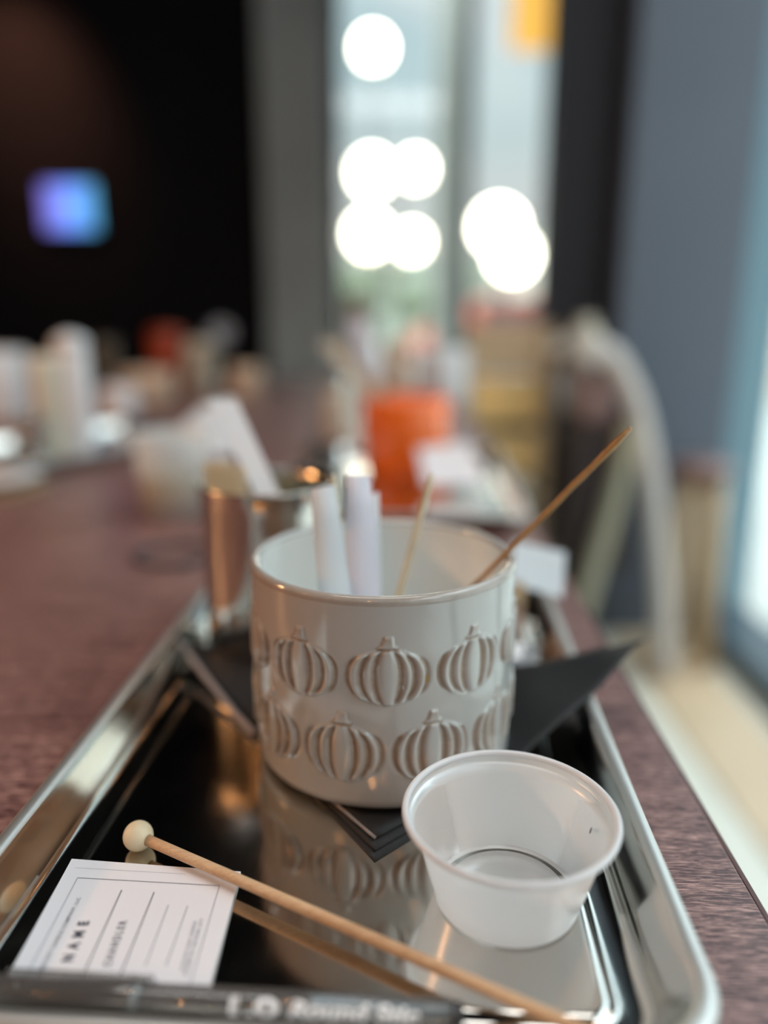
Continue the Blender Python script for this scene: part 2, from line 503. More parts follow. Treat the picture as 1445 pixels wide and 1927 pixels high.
struct('wall_sill', box_me('wall_sill', -0.235, 1.1, YB, YB + .12, FL, FL + .35, M['black_panel']), label='low dark wall under the back windows')
window('window_1', -0.235, 0.43, YB, FL + .35, CE, 'left tall back window with bright sky and glowing sun-glint globes')
struct('trim_3', box_me('trim_3', 0.33, 0.56, YB + .75, YB + .98, FL - .12, CE + .6, M['frame_light'], .01), label='pale grey concrete column outside between the two back windows')
struct('trim_4', box_me('trim_4', 0.43, 0.485, YB - .06, YB + .12, FL + .35, CE, M['frame_navy']), label='dark navy strip on right side of pale mullion')
window('window_2', 0.485, 0.93, YB, FL + .35, CE, 'right narrow back window with orange sign outside')
struct('trim_7', box_me('trim_7', 0.70, 0.90, YF, 2.2, FL, FL + .006, M['floor_tan']), label='thin tan strip on the floor along the side window')  # thin tan strip laid on the floor
struct('trim_5', box_me('trim_5', 0.462, 0.70, 2.3, 2.42, FL, CE, M['black_panel']), label='black panel pillar right of the back windows')
struct('trim_6', box_me('trim_6', 0.652, 1.0, 2.22, 2.42, FL, CE, M['slate_pillar'], .01), label='broad slate grey pillar left of the side window')
struct('wall_return', box_me('wall_return', 0.9, 1.16, 2.42, YB + .12, FL, CE, M['black_panel']), label='black return wall behind slate pillar')
# side window wall, floor to ceiling
sw = thing('window_3', 'tall side window with blue-grey frame along right wall', 'window'); sw['kind'] = 'structure'
ys = [YF, -2.5, -1.4, -0.3, 0.8, 1.62, 2.3]
for i in range(len(ys) - 1):
    obj('pane', box_me('pane', XR, XR + .008, ys[i] + .03, ys[i + 1] - .03, FL + .06, CE, M['glass']), sw)
for i, y in enumerate(ys):
    if i in (5,): continue
    obj('mullion', box_me('mullion', XR - .05, XR + .07, y - .04, y + .04, FL, CE, M['frame_teal']), sw)
obj('sill', box_me('sill', XR - .10, XR + .07, YF, 2.3, FL, FL + .07, M['frame_navy']), sw)
# wall behind the camera
struct('wall_front', box_me('wall_front', XL, XR + .1, YF - .12, YF, FL, CE, M['black_wall']), label='dark wall behind the camera')

# ------------------------------------------------------------------ outside
struct('ground', box_me('ground', -40, 60, YF - 30, 60, FL - .35, FL - .12, M['pavement']), label='pale pavement outside the windows')


def building(x0, x1, y0, y1, h, m, label, win=True):
    b = thing('building', label, 'building')
    obj('walls', box_me('walls', x0, x1, y0, y1, FL - .12, h, m), b)
    obj('roof', box_me('roof', x0 - .2, x1 + .2, y0 - .2, y1 + .2, h, h + .2, M['frame_light']), b)
    if win:
        n = max(2, int((x1 - x0) / 1.6))
        for i in range(n):
            cx = x0 + (i + .5) * (x1 - x0) / n
            obj('window', box_me('window', cx - .35, cx + .35, y0 - .04, y0 + .02, .1, min(h - .3, 1.0), M['dark_glass']), b)
    return b


building(-3.5, 4.0, 30, 36, 2.1, M['stucco2'], 'low grey-green building far beyond the left back window')
building(4.6, 9.0, 26, 32, 2.6, M['stucco'], 'cream building far beyond the right back window')
building(4.9, 9.5, 9.5, 15.0, 2.2, M['stucco'], 'cream building across the pavement beyond the side window', False)


def tree(x, y, h, r, label):
    t = thing('street_tree', label, 'tree', (x, y, FL - .12), group='trees beyond the back windows')
    obj('trunk', tube_me('trunk', [(0, 0, 0), (0.02, 0, h * .4), (0, 0, h * .75)], [.09, .07, .04], M['bark']), t)
    bm = bmesh.new()
    for i in range(9):
        c = Vector((random.uniform(-r, r) * .7, random.uniform(-r, r) * .5, h * .75 + random.uniform(-r, r) * .55))
        s0 = len(bm.verts)
        g = bmesh.ops.create_icosphere(bm, subdivisions=2, radius=r * random.uniform(.4, .62))
        for v in g['verts']:
            v.co = v.co * random.uniform(.86, 1.12) + c
    me = bpy.data.meshes.new('foliage'); bm.to_mesh(me); bm.free(); me.materials.append(M['leaf'])
    obj('foliage', me, t)


tree(-0.6, 21, 2.3, .75, 'small green tree left of the sun-glint globes outside')
tree(1.0, 24, 1.9, .65, 'low green tree right of the sun-glint globes outside')

# added glowing globes on posts, standing in for sun glints outside
gm = lathe_me('sun_glint', [(0, -.075)] + [(.075 * math.cos(a), .075 * math.sin(a)) for a in [(-80 + 20 * k) * PI / 180 for k in range(9)]] + [(0, .075)], M['sun_glint'], 20)


def lamp(x, y, heads, label, r=1.0):  # bright discs of sun glare built as globes on an added post
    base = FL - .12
    t = thing('sun_glint_stand', label, 'street lamp', (x, y, base))  # added stand for the sun-glint globes, no real street lamp
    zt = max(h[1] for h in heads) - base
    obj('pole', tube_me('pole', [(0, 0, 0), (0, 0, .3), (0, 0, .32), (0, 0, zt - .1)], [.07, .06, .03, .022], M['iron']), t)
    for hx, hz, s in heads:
        g = obj('sun_glint', gm, t, (hx - x, 0, hz - base)); g.scale = (s,) * 3
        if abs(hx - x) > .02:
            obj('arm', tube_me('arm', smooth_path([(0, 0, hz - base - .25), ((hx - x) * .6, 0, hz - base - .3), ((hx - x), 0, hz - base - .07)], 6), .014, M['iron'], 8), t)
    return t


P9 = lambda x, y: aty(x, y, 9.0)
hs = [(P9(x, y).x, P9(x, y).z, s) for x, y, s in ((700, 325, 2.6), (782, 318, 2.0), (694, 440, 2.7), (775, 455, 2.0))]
lamp((hs[0][0] + hs[1][0]) / 2, 9.0, hs, 'four glowing globes in place of sun glints beyond left back window')
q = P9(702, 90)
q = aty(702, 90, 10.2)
lamp(q.x, 10.2, [(q.x, q.z, 2.4)], 'single glowing globe in place of a bright blob high beyond left back window')
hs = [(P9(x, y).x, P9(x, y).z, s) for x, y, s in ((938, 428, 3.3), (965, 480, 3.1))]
lamp(P9(951, 400).x, 9.0, hs, 'two merged glowing globes in place of sun glints beyond right back window')
# orange sign hanging outside
q = aty(1000, 36, 7.5)
sg = thing('hanging_sign', 'orange sign hanging high outside the right back window', 'sign', (q.x, 7.5, q.z))
obj('board', box_me('board', -.17, .17, -.03, .03, -.24, .3, M['sign_orange'], .01), sg)
obj('bracket', tube_me('bracket', [(0, 0, .3), (0, 0, .45), (.9, 0, .45), (.9, 0, -q.z + FL - .12)], .02, M['iron'], 8), sg)
# red car outside
q = aty(955, 585, 14)
car = thing('car', 'salmon red parked car beyond the right back window', 'car', (q.x + .2, 14, FL - .12))
cb = [(-1.9, .3), (-1.9, .75), (-1.3, .9), (-.7, 1.32), (.7, 1.35), (1.2, .95), (1.9, .8), (1.95, .3)]
vs = [(x, -.8, z) for x, z in cb] + [(x, .8, z) for x, z in cb]
n_ = len(cb)
fs = [tuple(range(n_)), tuple(range(2 * n_ - 1, n_ - 1, -1))] + [(i, (i + 1) % n_, n_ + (i + 1) % n_, n_ + i) for i in range(n_)]
obj('body', mesh_from('body', vs, fs, M['car_red']), car)
obj('side_window', box_me('side_window', -.8, .8, -.82, -.78, .95, 1.22, M['dark_glass']), car)
wm = lathe_me('wheel', [(0, -.1), (.3, -.1), (.32, -.06), (.32, .06), (.3, .1), (0, .1)], M['rubber'], 24)
for wx in (-1.25, 1.25):
    for wy in (-.72, .72):
        obj('wheel', wm, car, (wx, wy, .32), (PI / 2, 0, 0))

# ------------------------------------------------------------------ table
TY = math.tan(2.0 * PI / 180)
tb = thing('long_table', 'long dark red-brown wood table running away from the camera', 'table', (0.1287, 0, 0), -2.0 * PI / 180)
obj('tabletop', box_me('tabletop', -1.35, 0, -.35, 2.62, -.035, 0, M['table'], .0012), tb)
obj('edge_band', box_me('edge_band', .0002, .002, -.35, 2.62, -.035, -.0006, M['table_edge']), tb)
for lx, ly in ((-1.25, -.2), (-.12, -.2), (-1.25, 2.45), (-.12, 2.45)):
    obj('leg', box_me('leg', lx - .03, lx + .03, ly - .03, ly + .03, FL, -.035, M['iron'], .003), tb)

# ------------------------------------------------------------------ tray
YAW = 3.3 * PI / 180


def tray_me():
    HWo, L0 = 0.1215, 0.395       # outer half width, length
    N = 14
    rings = [  # inset, z, corner radius
        (.0300, .0050, .004), (.0296, .0050, .0045), (.0284, .0049, .006), (.0272, .0044, .0075), (.0264, .0036, .009), (.0256, .0030, .010),
        (.0240, .0028, .012), (.0185, .0028, .016), (.0165, .0031, .018), (.0150, .0040, .019), (.0140, .0058, .020), (.0075, .0185, .024), (.0058, .0208, .0255),
        (.0046, .0222, .0262), (.0036, .0225, .0266), (.0012, .0225, .0275), (.0003, .0219, .0279), (0, .0206, .028), (.0006, .0196, .0278), (.0022, .0190, .027), (.0045, .0195, .026), (.0060, .0186, .025),
        (.0128, .0055, .021), (.0150, .0015, .019), (.0180, .0005, .017), (.0240, .0003, .012)]
    verts, faces = [], []
    cnt = 4 * N
    for ins, z, r in rings:
        hw = HWo - ins; y0 = ins; y1 = L0 - ins
        for cxs, cys, a0 in ((hw - r, y1 - r, 0), (-hw + r, y1 - r, 90), (-hw + r, y0 + r, 180), (hw - r, y0 + r, 270)):
            for k in range(N):
                a = (a0 + 90 * k / (N - 1)) * PI / 180
                verts.append((cxs + r * math.cos(a), cys + r * math.sin(a), z))
    for i in range(len(rings) - 1):
        for k in range(cnt):
            j = (k + 1) % cnt
            faces.append((i * cnt + k, i * cnt + j, (i + 1) * cnt + j, (i + 1) * cnt + k))
    faces.append(tuple(range(cnt)))
    faces.append(tuple((len(rings) - 1) * cnt + k for k in range(cnt))[::-1])
    me = mesh_from('tray', verts, faces, [M['steel'], M['steel_rim']], True)
    me.polygons.foreach_set('material_index', [1 if 12 <= (i // cnt) <= 17 and i < (len(rings) - 1) * cnt else 0 for i in range(len(me.polygons))])
    bm = bmesh.new(); bm.from_mesh(me)
    bmesh.ops.recalc_face_normals(bm, faces=bm.faces)
    bm.to_mesh(me); bm.free()
    me.polygons[len(me.polygons) - 2].use_smooth = False
    me.polygons[len(me.polygons) - 1].use_smooth = False
    return me


TRAY = tray_me()
tray = obj('serving_tray', TRAY, None, (-.0262, .1635, .0003), (0, 0, -YAW))
tag(tray, 'polished steel tray holding the pumpkin mug and plastic cup', 'tray', 'steel trays on the table')
ZF = .0053      # height of the tray's raised floor

# ------------------------------------------------------------------ napkin
def napkin_layer(dz, back, rt, edge_hi):
    F0 = Vector((-.0036, .2534 + back, ZF + dz)); R0 = Vector((.139, .383, .041)); L0_ = Vector((-.127, .440, ZF + .007)); B0 = Vector((-.005, .440, ZF + .004))
    R0 = F0.lerp(R0, rt)
    n = 36
    verts, faces = [], []
    for i in range(n + 1):
        s = i / n
        for j in range(n + 1):
            t = j / n
            p = (F0 * (1 - s) + R0 * s) * (1 - t) + (L0_ * (1 - s) + B0 * s) * t
            # heights: flat in the tray, climbing at the right tip and left end
            z = ZF + dz
            d = max(0.0, p.x - .060) / .079
            z += .0340 * (d ** .95)
            e = max(0.0, -p.x - .075) / .05
            z += .006 * e
            if s > .97 and t < .12: z -= .0012
            z += .0012 * math.sin(p.x * 90 + p.y * 40) * min(1, d * 1.5)
            verts.append((p.x, p.y - .004 * math.sin(PI * min(1, d)) * (1 - t), z))
    for i in range(n):
        for j in range(n):
            a = i * (n + 1) + j
            faces.append((a, a + n + 1, a + n + 2, a + 1))
    me = mesh_from('layer', verts, faces, M['napkin'], True)
    return me


nap = thing('paper_napkin', 'folded black paper napkin under the pumpkin mug', 'napkin')
for k, (dz, back, rt) in enumerate(((.0003, 0, .46), (.0009, .0055, .5), (.0016, .012, 1.0))):
    lo = obj('layer', napkin_layer(dz, back, rt, k == 2), nap)
    sm = lo.modifiers.new('thick', 'SOLIDIFY'); sm.thickness = .0005; sm.offset = -1
# pale torn edge of the top fold and the folded side edge, whose lit band is painted grey
ep = []
for k in range(13):
    t = k / 12
    a = Vector((-.0036, .2654, ZF + .0018)).lerp(Vector((-.036, .3073, ZF + .0018)), t)
    ep.append(a)
o = obj('torn_edge', tube_me('torn_edge', ep, [.0005 + .00025 * random.random() for _ in ep], M['napkin_edge'], 6), nap); o['label'] = 'pale torn edge of the black napkin'
ep = smooth_path([(-.0645, .3435, ZF + .0022), (-.078, .3630, ZF + .0030), (-.1, .3955, ZF + .007), (-.1245, .4340, ZF + .0115)], 8)
o = obj('folded_edge', tube_me('folded_edge', ep, .0016, pmat('napkin_fold_lit', (.34, .31, .31), .4), 8), nap); o['label'] = 'rounded folded edge of the napkin with its light painted grey'

# ------------------------------------------------------------------ pumpkin mug
MR, MC, MZ0, MZ1 = .0605, Vector((-.0003, .3405, 0)), ZF + .0027, .1032
MH = MZ1 - MZ0


def relief(th, z):
    """returns displacement (m) and tint for arrays th (angle from the camera-facing side, + = right), z world height"""
    disp = np.zeros_like(z); tint = np.zeros_like(z)
    step = 2 * PI / 10
    for row, (zc, hh, off) in enumerate(((.0695, .0123, math.radians(1.6)), (.0348, .0134, math.radians(1.6 + 18)))):
        d = (th - off + step / 2) % step - step / 2
        idx = np.round((th - off - d) / step)
        hw = .0162
        x = d * MR / hw
        y = (z - zc) / hh
        ay = np.clip(np.abs(y + .06 * x * 0), 0, .9999)
        wdt = (1 - ay ** 2.3) ** (1 / 2.1)
        mrd = np.abs(x) / np.maximum(wdt, 1e-3)
        inside = np.clip((1.02 - mrd) / .10, 0, 1) * (np.abs(y) < 1)
        inside = inside * inside * (3 - 2 * inside)
        # ribs: an oval in the middle, two C-shaped ribs on each side that stop short of the poles
        h = np.zeros_like(z)
        for lo_, hi_, ym in ((-.34, .34, 1.0), (.34, .68, .93), (.68, 1.02, .84)):
            c = (lo_ + hi_) / 2; w_ = (hi_ - lo_) / 2
            t = np.clip(np.abs(mrd - c) / w_, 0, 1)
            e = np.clip((ym - ay) / .10, 0, 1)
            sel = (mrd >= lo_) & (mrd < hi_)
            h = np.where(sel, (1 - t ** 2.6) * e * e * (3 - 2 * e), h)
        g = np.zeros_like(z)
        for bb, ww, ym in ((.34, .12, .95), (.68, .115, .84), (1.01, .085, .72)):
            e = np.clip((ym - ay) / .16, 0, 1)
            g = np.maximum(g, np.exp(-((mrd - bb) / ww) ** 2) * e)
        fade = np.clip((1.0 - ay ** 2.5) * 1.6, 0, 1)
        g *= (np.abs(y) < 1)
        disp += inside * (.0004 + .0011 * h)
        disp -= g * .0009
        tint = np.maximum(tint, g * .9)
        # stem
        yy = (z - (zc + hh + .0002)) / .0052
        sx_ = (d * MR) - .0006 * yy
        sw_ = .0030 - .0010 * np.clip(yy, 0, 1) + .0016 * np.exp(-(yy / .18) ** 2)
        st = np.clip((sw_ - np.abs(sx_)) / .0009, 0, 1) * np.clip((yy + .05) / .12, 0, 1) * np.clip((1.02 - yy) / .15, 0, 1)
        disp += st * .0011
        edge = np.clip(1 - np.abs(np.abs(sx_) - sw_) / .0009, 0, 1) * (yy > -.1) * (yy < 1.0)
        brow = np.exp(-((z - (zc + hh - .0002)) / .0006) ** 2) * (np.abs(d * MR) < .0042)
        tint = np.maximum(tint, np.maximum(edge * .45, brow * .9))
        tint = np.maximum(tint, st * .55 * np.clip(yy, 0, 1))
    return disp, tint


def mug_me():
    SEG, NZ = 840, 190
    R = MR
    zt = MH - .0035
    prof = []    # (r, z, relief?)
    prof += [(0, .0010), (R * .78, .0010), (R * .82, 0), (R * .93, 0), (R * .958, .0004), (R * .978, .0014), (R * .99, .0030)]
    nb = len(prof)
    for i in range(NZ):
        prof.append((R, .0045 + (zt - .0045) * i / (NZ - 1)))
    ne = len(prof)
    T = .0042
    for k in range(1, 9):   # rolled lip
        a = PI * k / 9
        prof.append((R - T / 2 + (T / 2 + .0004) * math.cos(a), zt + .0035 * math.sin(a)))
    prof += [(R - T, zt), (R - T - .0003, zt - .02), (R - T - .0004, .020), (R - T - .003, .010), (R - T - .010, .0065), (0, .006)]
    verts, faces = [], []
    ang = np.arange(SEG) * 2 * PI / SEG
    tints = []
    idxs = []
    for pi_, (r, z) in enumerate(prof):
        if r == 0:
            idxs.append([sum(len(a) for a in idxs)])
            verts.append(np.array([[0, 0, z]])); tints.append(np.zeros(1)); continue
        rr = np.full(SEG, r); tt = np.zeros(SEG)
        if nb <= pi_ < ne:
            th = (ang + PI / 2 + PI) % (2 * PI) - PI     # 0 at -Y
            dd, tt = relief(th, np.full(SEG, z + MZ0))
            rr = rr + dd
        zw = z / MH
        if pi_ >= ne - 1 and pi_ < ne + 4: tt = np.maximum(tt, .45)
        rr = rr * (1 + .004 * np.sin(ang * 2 + 1) * zw)
        s = sum(len(a) for a in idxs)
        idxs.append(list(range(s, s + SEG)))
        verts.append(np.stack([rr * np.cos(ang), rr * np.sin(ang), np.full(SEG, z)], 1)); tints.append(tt)
    V = np.concatenate(verts); T_ = np.concatenate(tints)
    fl = []
    for A, B in zip(idxs[:-1], idxs[1:]):
        if len(A) == 1: fl += [(A[0], B[(i + 1) % SEG], B[i]) for i in range(SEG)]
        elif len(B) == 1: fl += [(A[i], A[(i + 1) % SEG], B[0]) for i in range(SEG)]
        else:
            a0, b0 = A[0], B[0]
            fl += [(a0 + i, a0 + (i + 1) % SEG, b0 + (i + 1) % SEG, b0 + i) for i in range(SEG)]
    me = bpy.data.meshes.new('mug_body')
    me.from_pydata(V.tolist(), [], fl)
    me.materials.append(M['mug']); me.materials.append(M['mug_inner'])
    me.polygons.foreach_set('use_smooth', [True] * len(me.polygons))
    me.polygons.foreach_set('material_index', [0] * (len(fl) - SEG * 6) + [1] * (SEG * 6))
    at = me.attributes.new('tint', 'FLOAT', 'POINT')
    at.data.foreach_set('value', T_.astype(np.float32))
    me.update()
    return me


mug = obj('pumpkin_mug', mug_me(), None, (MC.x, MC.y, MZ0))
tag(mug, 'large cream glazed ceramic mug with embossed pumpkins standing on black napkin', 'mug')
th = math.radians(16.5)
o = obj('glaze_chip', mesh_from('glaze_chip', [(-.0006, 0, -.0017), (.0006, 0, -.0015), (.0007, 0, .0014), (-.0004, 0, .0019)], [(0, 1, 2, 3)], M['gold_chip']), mug, ((MR + .0012) * math.sin(th), -(MR + .0012) * math.cos(th), .0685 - MZ0), (0, 0, th))
o['label'] = 'gold-brown speck on the pumpkin'

# contents of the mug
def strip(pts_px, Yb, Yt, mat, label, cat='strip', name='paper_strip', group=None, ztop=None):
    """quad strip: pixel corners (TL,TR,BR,BL); bottom at depth Yb, top at depth Yt; extended down to the mug floor"""
    tl, tr, br, bl = pts_px
    TL, TR, BR, BL = aty(*tl, Yt), aty(*tr, Yt), aty(*br, Yb), aty(*bl, Yb)
    zf = MZ0 + .0085
    def ext(a, b):
        k = (a.z - zf) / (a.z - b.z)
        return a.lerp(b, k)
    BR2, BL2 = ext(TR, BR), ext(TL, BL)
    n = 8
    verts, faces = [], []
    for i in range(n + 1):
        t = i / n
        l = TL.lerp(BL2, t); r = TR.lerp(BR2, t)
        bow = .0012 * math.sin(PI * t)
        for k in range(3):
            p = l.lerp(r, k / 2); verts.append((p.x, p.y + bow + (.0006 if k == 1 else 0), p.z))
    for i in range(n):
        for k in range(2):
            a = i * 3 + k; faces.append((a, a + 1, a + 4, a + 3))
    o = obj(name, mesh_from(name, verts, faces, mat, True))
    s = o.modifiers.new('thick', 'SOLIDIFY'); s.thickness = .0005
    return tag(o, label, cat, group)


strip([(584, 921), (629, 912), (662, 1122), (598, 1118)], .332, .352, M['strip'], 'bluish white paper strip leaning in the mug, left one', group='paper strips in the mug')
strip([(651, 893), (697, 897), (718, 1125), (650, 1125)], .338, .366, M['strip2'], 'lilac white paper strip in the mug, taller one', group='paper strips in the mug')
strip([(697, 932), (713, 926), (718, 1125), (702, 1125)], .3405, .3685, M['strip'], 'narrow bluish white strip behind the lilac strip, right edge', group='paper strips in the mug')


def rod(name, a, b, r0, r1, mat, label, group, wob=0.0):
    pts = [Vector(a).lerp(Vector(b), k / 24) for k in range(25)]
    for k, p in enumerate(pts):
        p.x += wob * math.sin(k * 1.9); p.z += wob * math.cos(k * 1.3)
    rr = [r0 + (r1 - r0) * k / 24 + wob * .6 * math.sin(k * 2.6) for k in range(25)]
    rr[-1] *= .5; rr[0] *= .6
    o = obj(name, tube_me(name, pts, rr, mat, 10))
    return tag(o, label, 'stick', group)


def rod_px(name, top, Yt, low, Yl, r0, r1, mat, label, wob=0.0):
    A, B = aty(*top, Yt), aty(*low, Yl)
    k = (A.z - (MZ0 + .0095)) / (A.z - B.z)
    # stay inside the wall
    end = A.lerp(B, k)
    for _ in range(60):
        if math.hypot(end.x - MC.x, end.y - MC.y) < MR - .0075: break
        k *= .985; end = A.lerp(B, k)
    return rod(name, end, A, r0, r1, mat, label, 'sticks in the mug', wob)


rod_px('wooden_stick', (813, 891), .362, (750, 1122), .340, .0016, .0016, M['wick_cream'], 'thin cream wooden stick leaning in the mug beside the paper strips')
rod_px('wooden_stick', (626, 893), .362, (650, 1120), .346, .0017, .0017, M['wick_cream'], 'short cream wooden stick between the two white paper strips')
A_ = aty(1186, 806, .314)
best = None
for k in range(400, 0, -1):
    t = k / 400
    q_ = atz(891 + (1186 - 891) * t, 1103 + (806 - 1103) * t, MZ1 + .0029)
    if math.hypot(q_.x - MC.x, q_.y - MC.y) < MR - .0021:
        best = q_; break
d_ = (best - A_).normalized()
E_ = best + d_ * ((best.z - .03) / -d_.z)
rod('wooden_stick', E_, A_, .0010, .00150, M['wick_brown'], 'thin tan-brown stick leaning over the right rim of the mug', 'sticks in the mug', .00012)

# ------------------------------------------------------------------ plastic portion cup
CUP = Vector((.0445, .2368, ZF))
cup = thing('portion_cup', 'empty milky plastic portion cup in front of the mug', 'cup', CUP)
RT, RB, HC = .0362, .0258, .0345
pr = [(0, .0018), (.014, .0018), (RB - .004, .0012), (RB - .0032, 0), (RB - .0012, 0), (RB, .0009)]
pr += [(RB + (RT - .0012 - RB) * t, .0009 + (HC - .0009) * t) for t in (.05, .12, .2, .35, .5, .65, .8, .9)]
pr += [(RT - .0008, HC - .0030), (RT - .0002, HC - .0026), (RT, HC - .0010), (RT + .0001, HC)]
obj('cup_wall', lathe_me('cup_wall', pr[5:], M['cup'], 120), cup)
obj('cup_base', lathe_me('cup_base', pr[:6], M['cup_base'], 120), cup)
rim = [(RT + .0008 + .0012 * math.cos(a), HC + .0002 + .0012 * math.sin(a)) for a in [2 * PI * k / 14 for k in range(14)]]
obj('rolled_rim', lathe_me('rolled_rim', rim, M['cup_rim'], 120, close=True), cup)
th = math.radians(14)
sp_ = obj('dark_speck', lathe_me('dark_speck', [(0, 0), (.0009, 0.0002), (0, .0005)], M['ink'], 8), cup, (.0305, .0045, .0232), (0, -1.3, 0))
sp_.scale = (1.6, .7, 1)

# ------------------------------------------------------------------ printed card
ZC = ZF + .0016
P = lambda x, y, z=ZC: atz(x, y, z)
TLc, TRc, BRc, BLc = P(135, 1616), P(453, 1640), P(387, 1880), P(14, 1838)
cardT = Vector((0, 0, .0012))
cc = (TLc + TRc + BRc + BLc) / 4
card = thing('printed_card', 'white printed name card lying on the tray under the stick and pen', 'card', cc)
vs = [v - cc for v in (TLc, TRc, BRc, BLc)] + [v - cc - cardT for v in (TLc, TRc, BRc, BLc)]
fs = [(0, 3, 2, 1), (4, 5, 6, 7), (0, 1, 5, 4), (1, 2, 6, 5), (2, 3, 7, 6), (3, 0, 4, 7)]
obj('card_sheet', mesh_from('card_sheet', vs, fs, M['paper']), card)


def line_px(a, b, w, mat):
    A, B = P(*a), P(*b)
    d = (B - A).normalized(); n = Vector((-d.y, d.x, 0)) * w / 2
    up = Vector((0, 0, .00006))
    obj('printed_line', mesh_from('printed_line', [A + n + up - cc, A - n + up - cc, B - n + up - cc, B + n + up - cc], [(0, 1, 2, 3)], mat), card)


line_px((146, 1652), (413, 1667), .00030, M['ink'])
line_px((146, 1652), (48, 1838), .00028, M['ink_light'])
line_px((413, 1667), (353, 1868), .00028, M['ink_light'])
line_px((229, 1675), (152, 1845), .00042, M['ink'])
line_px((290, 1679), (218, 1856), .00042, M['ink'])
line_px((317, 1703), (273, 1818), .00030, M['ink_light'])
line_px((353, 1705), (312, 1818), .00030, M['ink_light'])
line_px((141, 1633), (350, 1645), .00010, M['ink_light'])


def text_px(txt, a, b, size, mat, spacing=1.0, bold=0.012):
    """text running from pixel a (start, baseline) to b (end)"""
    A, B = P(*a), P(*b)
    c = bpy.data.curves.new('lettering', 'FONT')
    c.body = txt; c.size = size; c.space_character = spacing; c.offset = size * bold
    c.materials.append(mat)
    tmp = bpy.data.objects.new('tmp_text', c); COL.objects.link(tmp)
    bpy.context.view_layer.update()
    me = bpy.data.meshes.new_from_object(tmp.evaluated_get(bpy.context.evaluated_depsgraph_get()))
    bpy.data.objects.remove(tmp)
    o = bpy.data.objects.new('lettering', me); COL.objects.link(o); o.parent = card
    o.location = A + Vector((0, 0, .00008)) - cc
    o.rotation_euler = (0, 0, math.atan2(B.y - A.y, B.x - A.x))
    bpy.context.view_layer.update()
    w = o.dimensions.x
    L = (B - A).length
    if w > 0:
        o.scale = (L / w, 1, 1)
    return o


text_px('N  A  M  E', (135, 1810), (168, 1734), .0050, M['ink'], 1.0, .05)
text_px('C H A N D L E R', (208, 1818), (239, 1733), .0036, M['ink'], 1.0, .03)
text_px('ROSE CITY CANDLE COMPANY, LLC', (76, 1836), (152, 1690), .0018, M['ink'])
text_px('8 OZ SOY WAX CANDLE', (345, 1826), (370, 1734), .0016, M['ink_light'])
text_px('POURED IN THE ROSE CITY', (352, 1836), (383, 1729), .0016, M['ink_light'])
text_px('SCENT', (248, 1868), (262, 1831), .0026, M['ink_light'])
text_px('DATE', (283, 1876), (297, 1846), .0026, M['ink_light'])

# ------------------------------------------------------------------ wooden stick with ball end
BR_ = .0058
ZB = ZF + BR_
ba = atz(260, 1573, ZB)
be = atz(1075, 1930, ZB + .001)
dr = (be - ba).normalized()
far = ba + dr * .20
st = thing('ball_end_stick', 'pale wooden stirring stick with round ball end across the tray', 'stick', ba)
obj('stick', tube_me('stick', [dr * .0035] + [dr * (.0035 + (.1965) * k / 12) for k in range(1, 13)], .00205, M['pine'], 20), st)
ang = math.atan2(dr.y, dr.x)
o = obj('ball', lathe_me('ball', [(.0021, BR_ * .93), (.0023, BR_ * .96), (.003, BR_ * .86)] + [(BR_ * math.cos(a), BR_ * math.sin(a)) for a in [(58 - 12.5 * k) * PI / 180 for k in range(12)]] + [(0, -BR_)], M['ball'], 40), st, (0, 0, 0), (0, PI / 2, ang))
o['label'] = 'pale round wooden ball'

# ------------------------------------------------------------------ pen
pdir = Vector((math.cos(YAW), -math.sin(YAW), 0)).normalized()
pA = atz(0, 1866, .0122) - pdir * .0125
pang = math.atan2(pdir.y, pdir.x)
pen = thing('ballpoint_pen', 'smoky translucent capped ballpoint pen at the front of the tray', 'pen', pA, pang)


def along(me_prof, mat, name, seg=24):
    o = obj(name, lathe_me(name, me_prof, mat, seg), pen, (0, 0, 0), (0, PI / 2, 0))
    return o


along([(0, 0), (.0030, .0002), (.0040, .002), (.0048, .012), (.0051, .050), (.0052, .0565), (.0046, .0566), (.0045, .050), (.0040, .012), (.003, .003), (0, .0028)], M['smoke'], 'cap')
along([(.0012, .014), (.0022, .022), (.0041, .034), (.0042, .046), (.0043, .050), (.0043, .148), (.0038, .1482), (.0037, .052), (.0034, .035), (.0012, .0145)], M['smoke'], 'barrel')
along([(0, .0148), (.0006, .015), (.0012, .020), (.0022, .030), (.0025, .050), (.0016, .0505), (.0016, .140), (0, .140)], M['pen_ink'], 'ink_tube')
along([(0, .146), (.0036, .146), (.0036, .150), (.0030, .1515), (0, .1515)], M['pen_ink'], 'end_plug')
o = obj('cap_clip', box_me('cap_clip', .012, .058, -.0011, .0011, -.0066, -.0054, M['smoke'], .0004), pen, (0, 0, 0), (1.9, 0, 0))


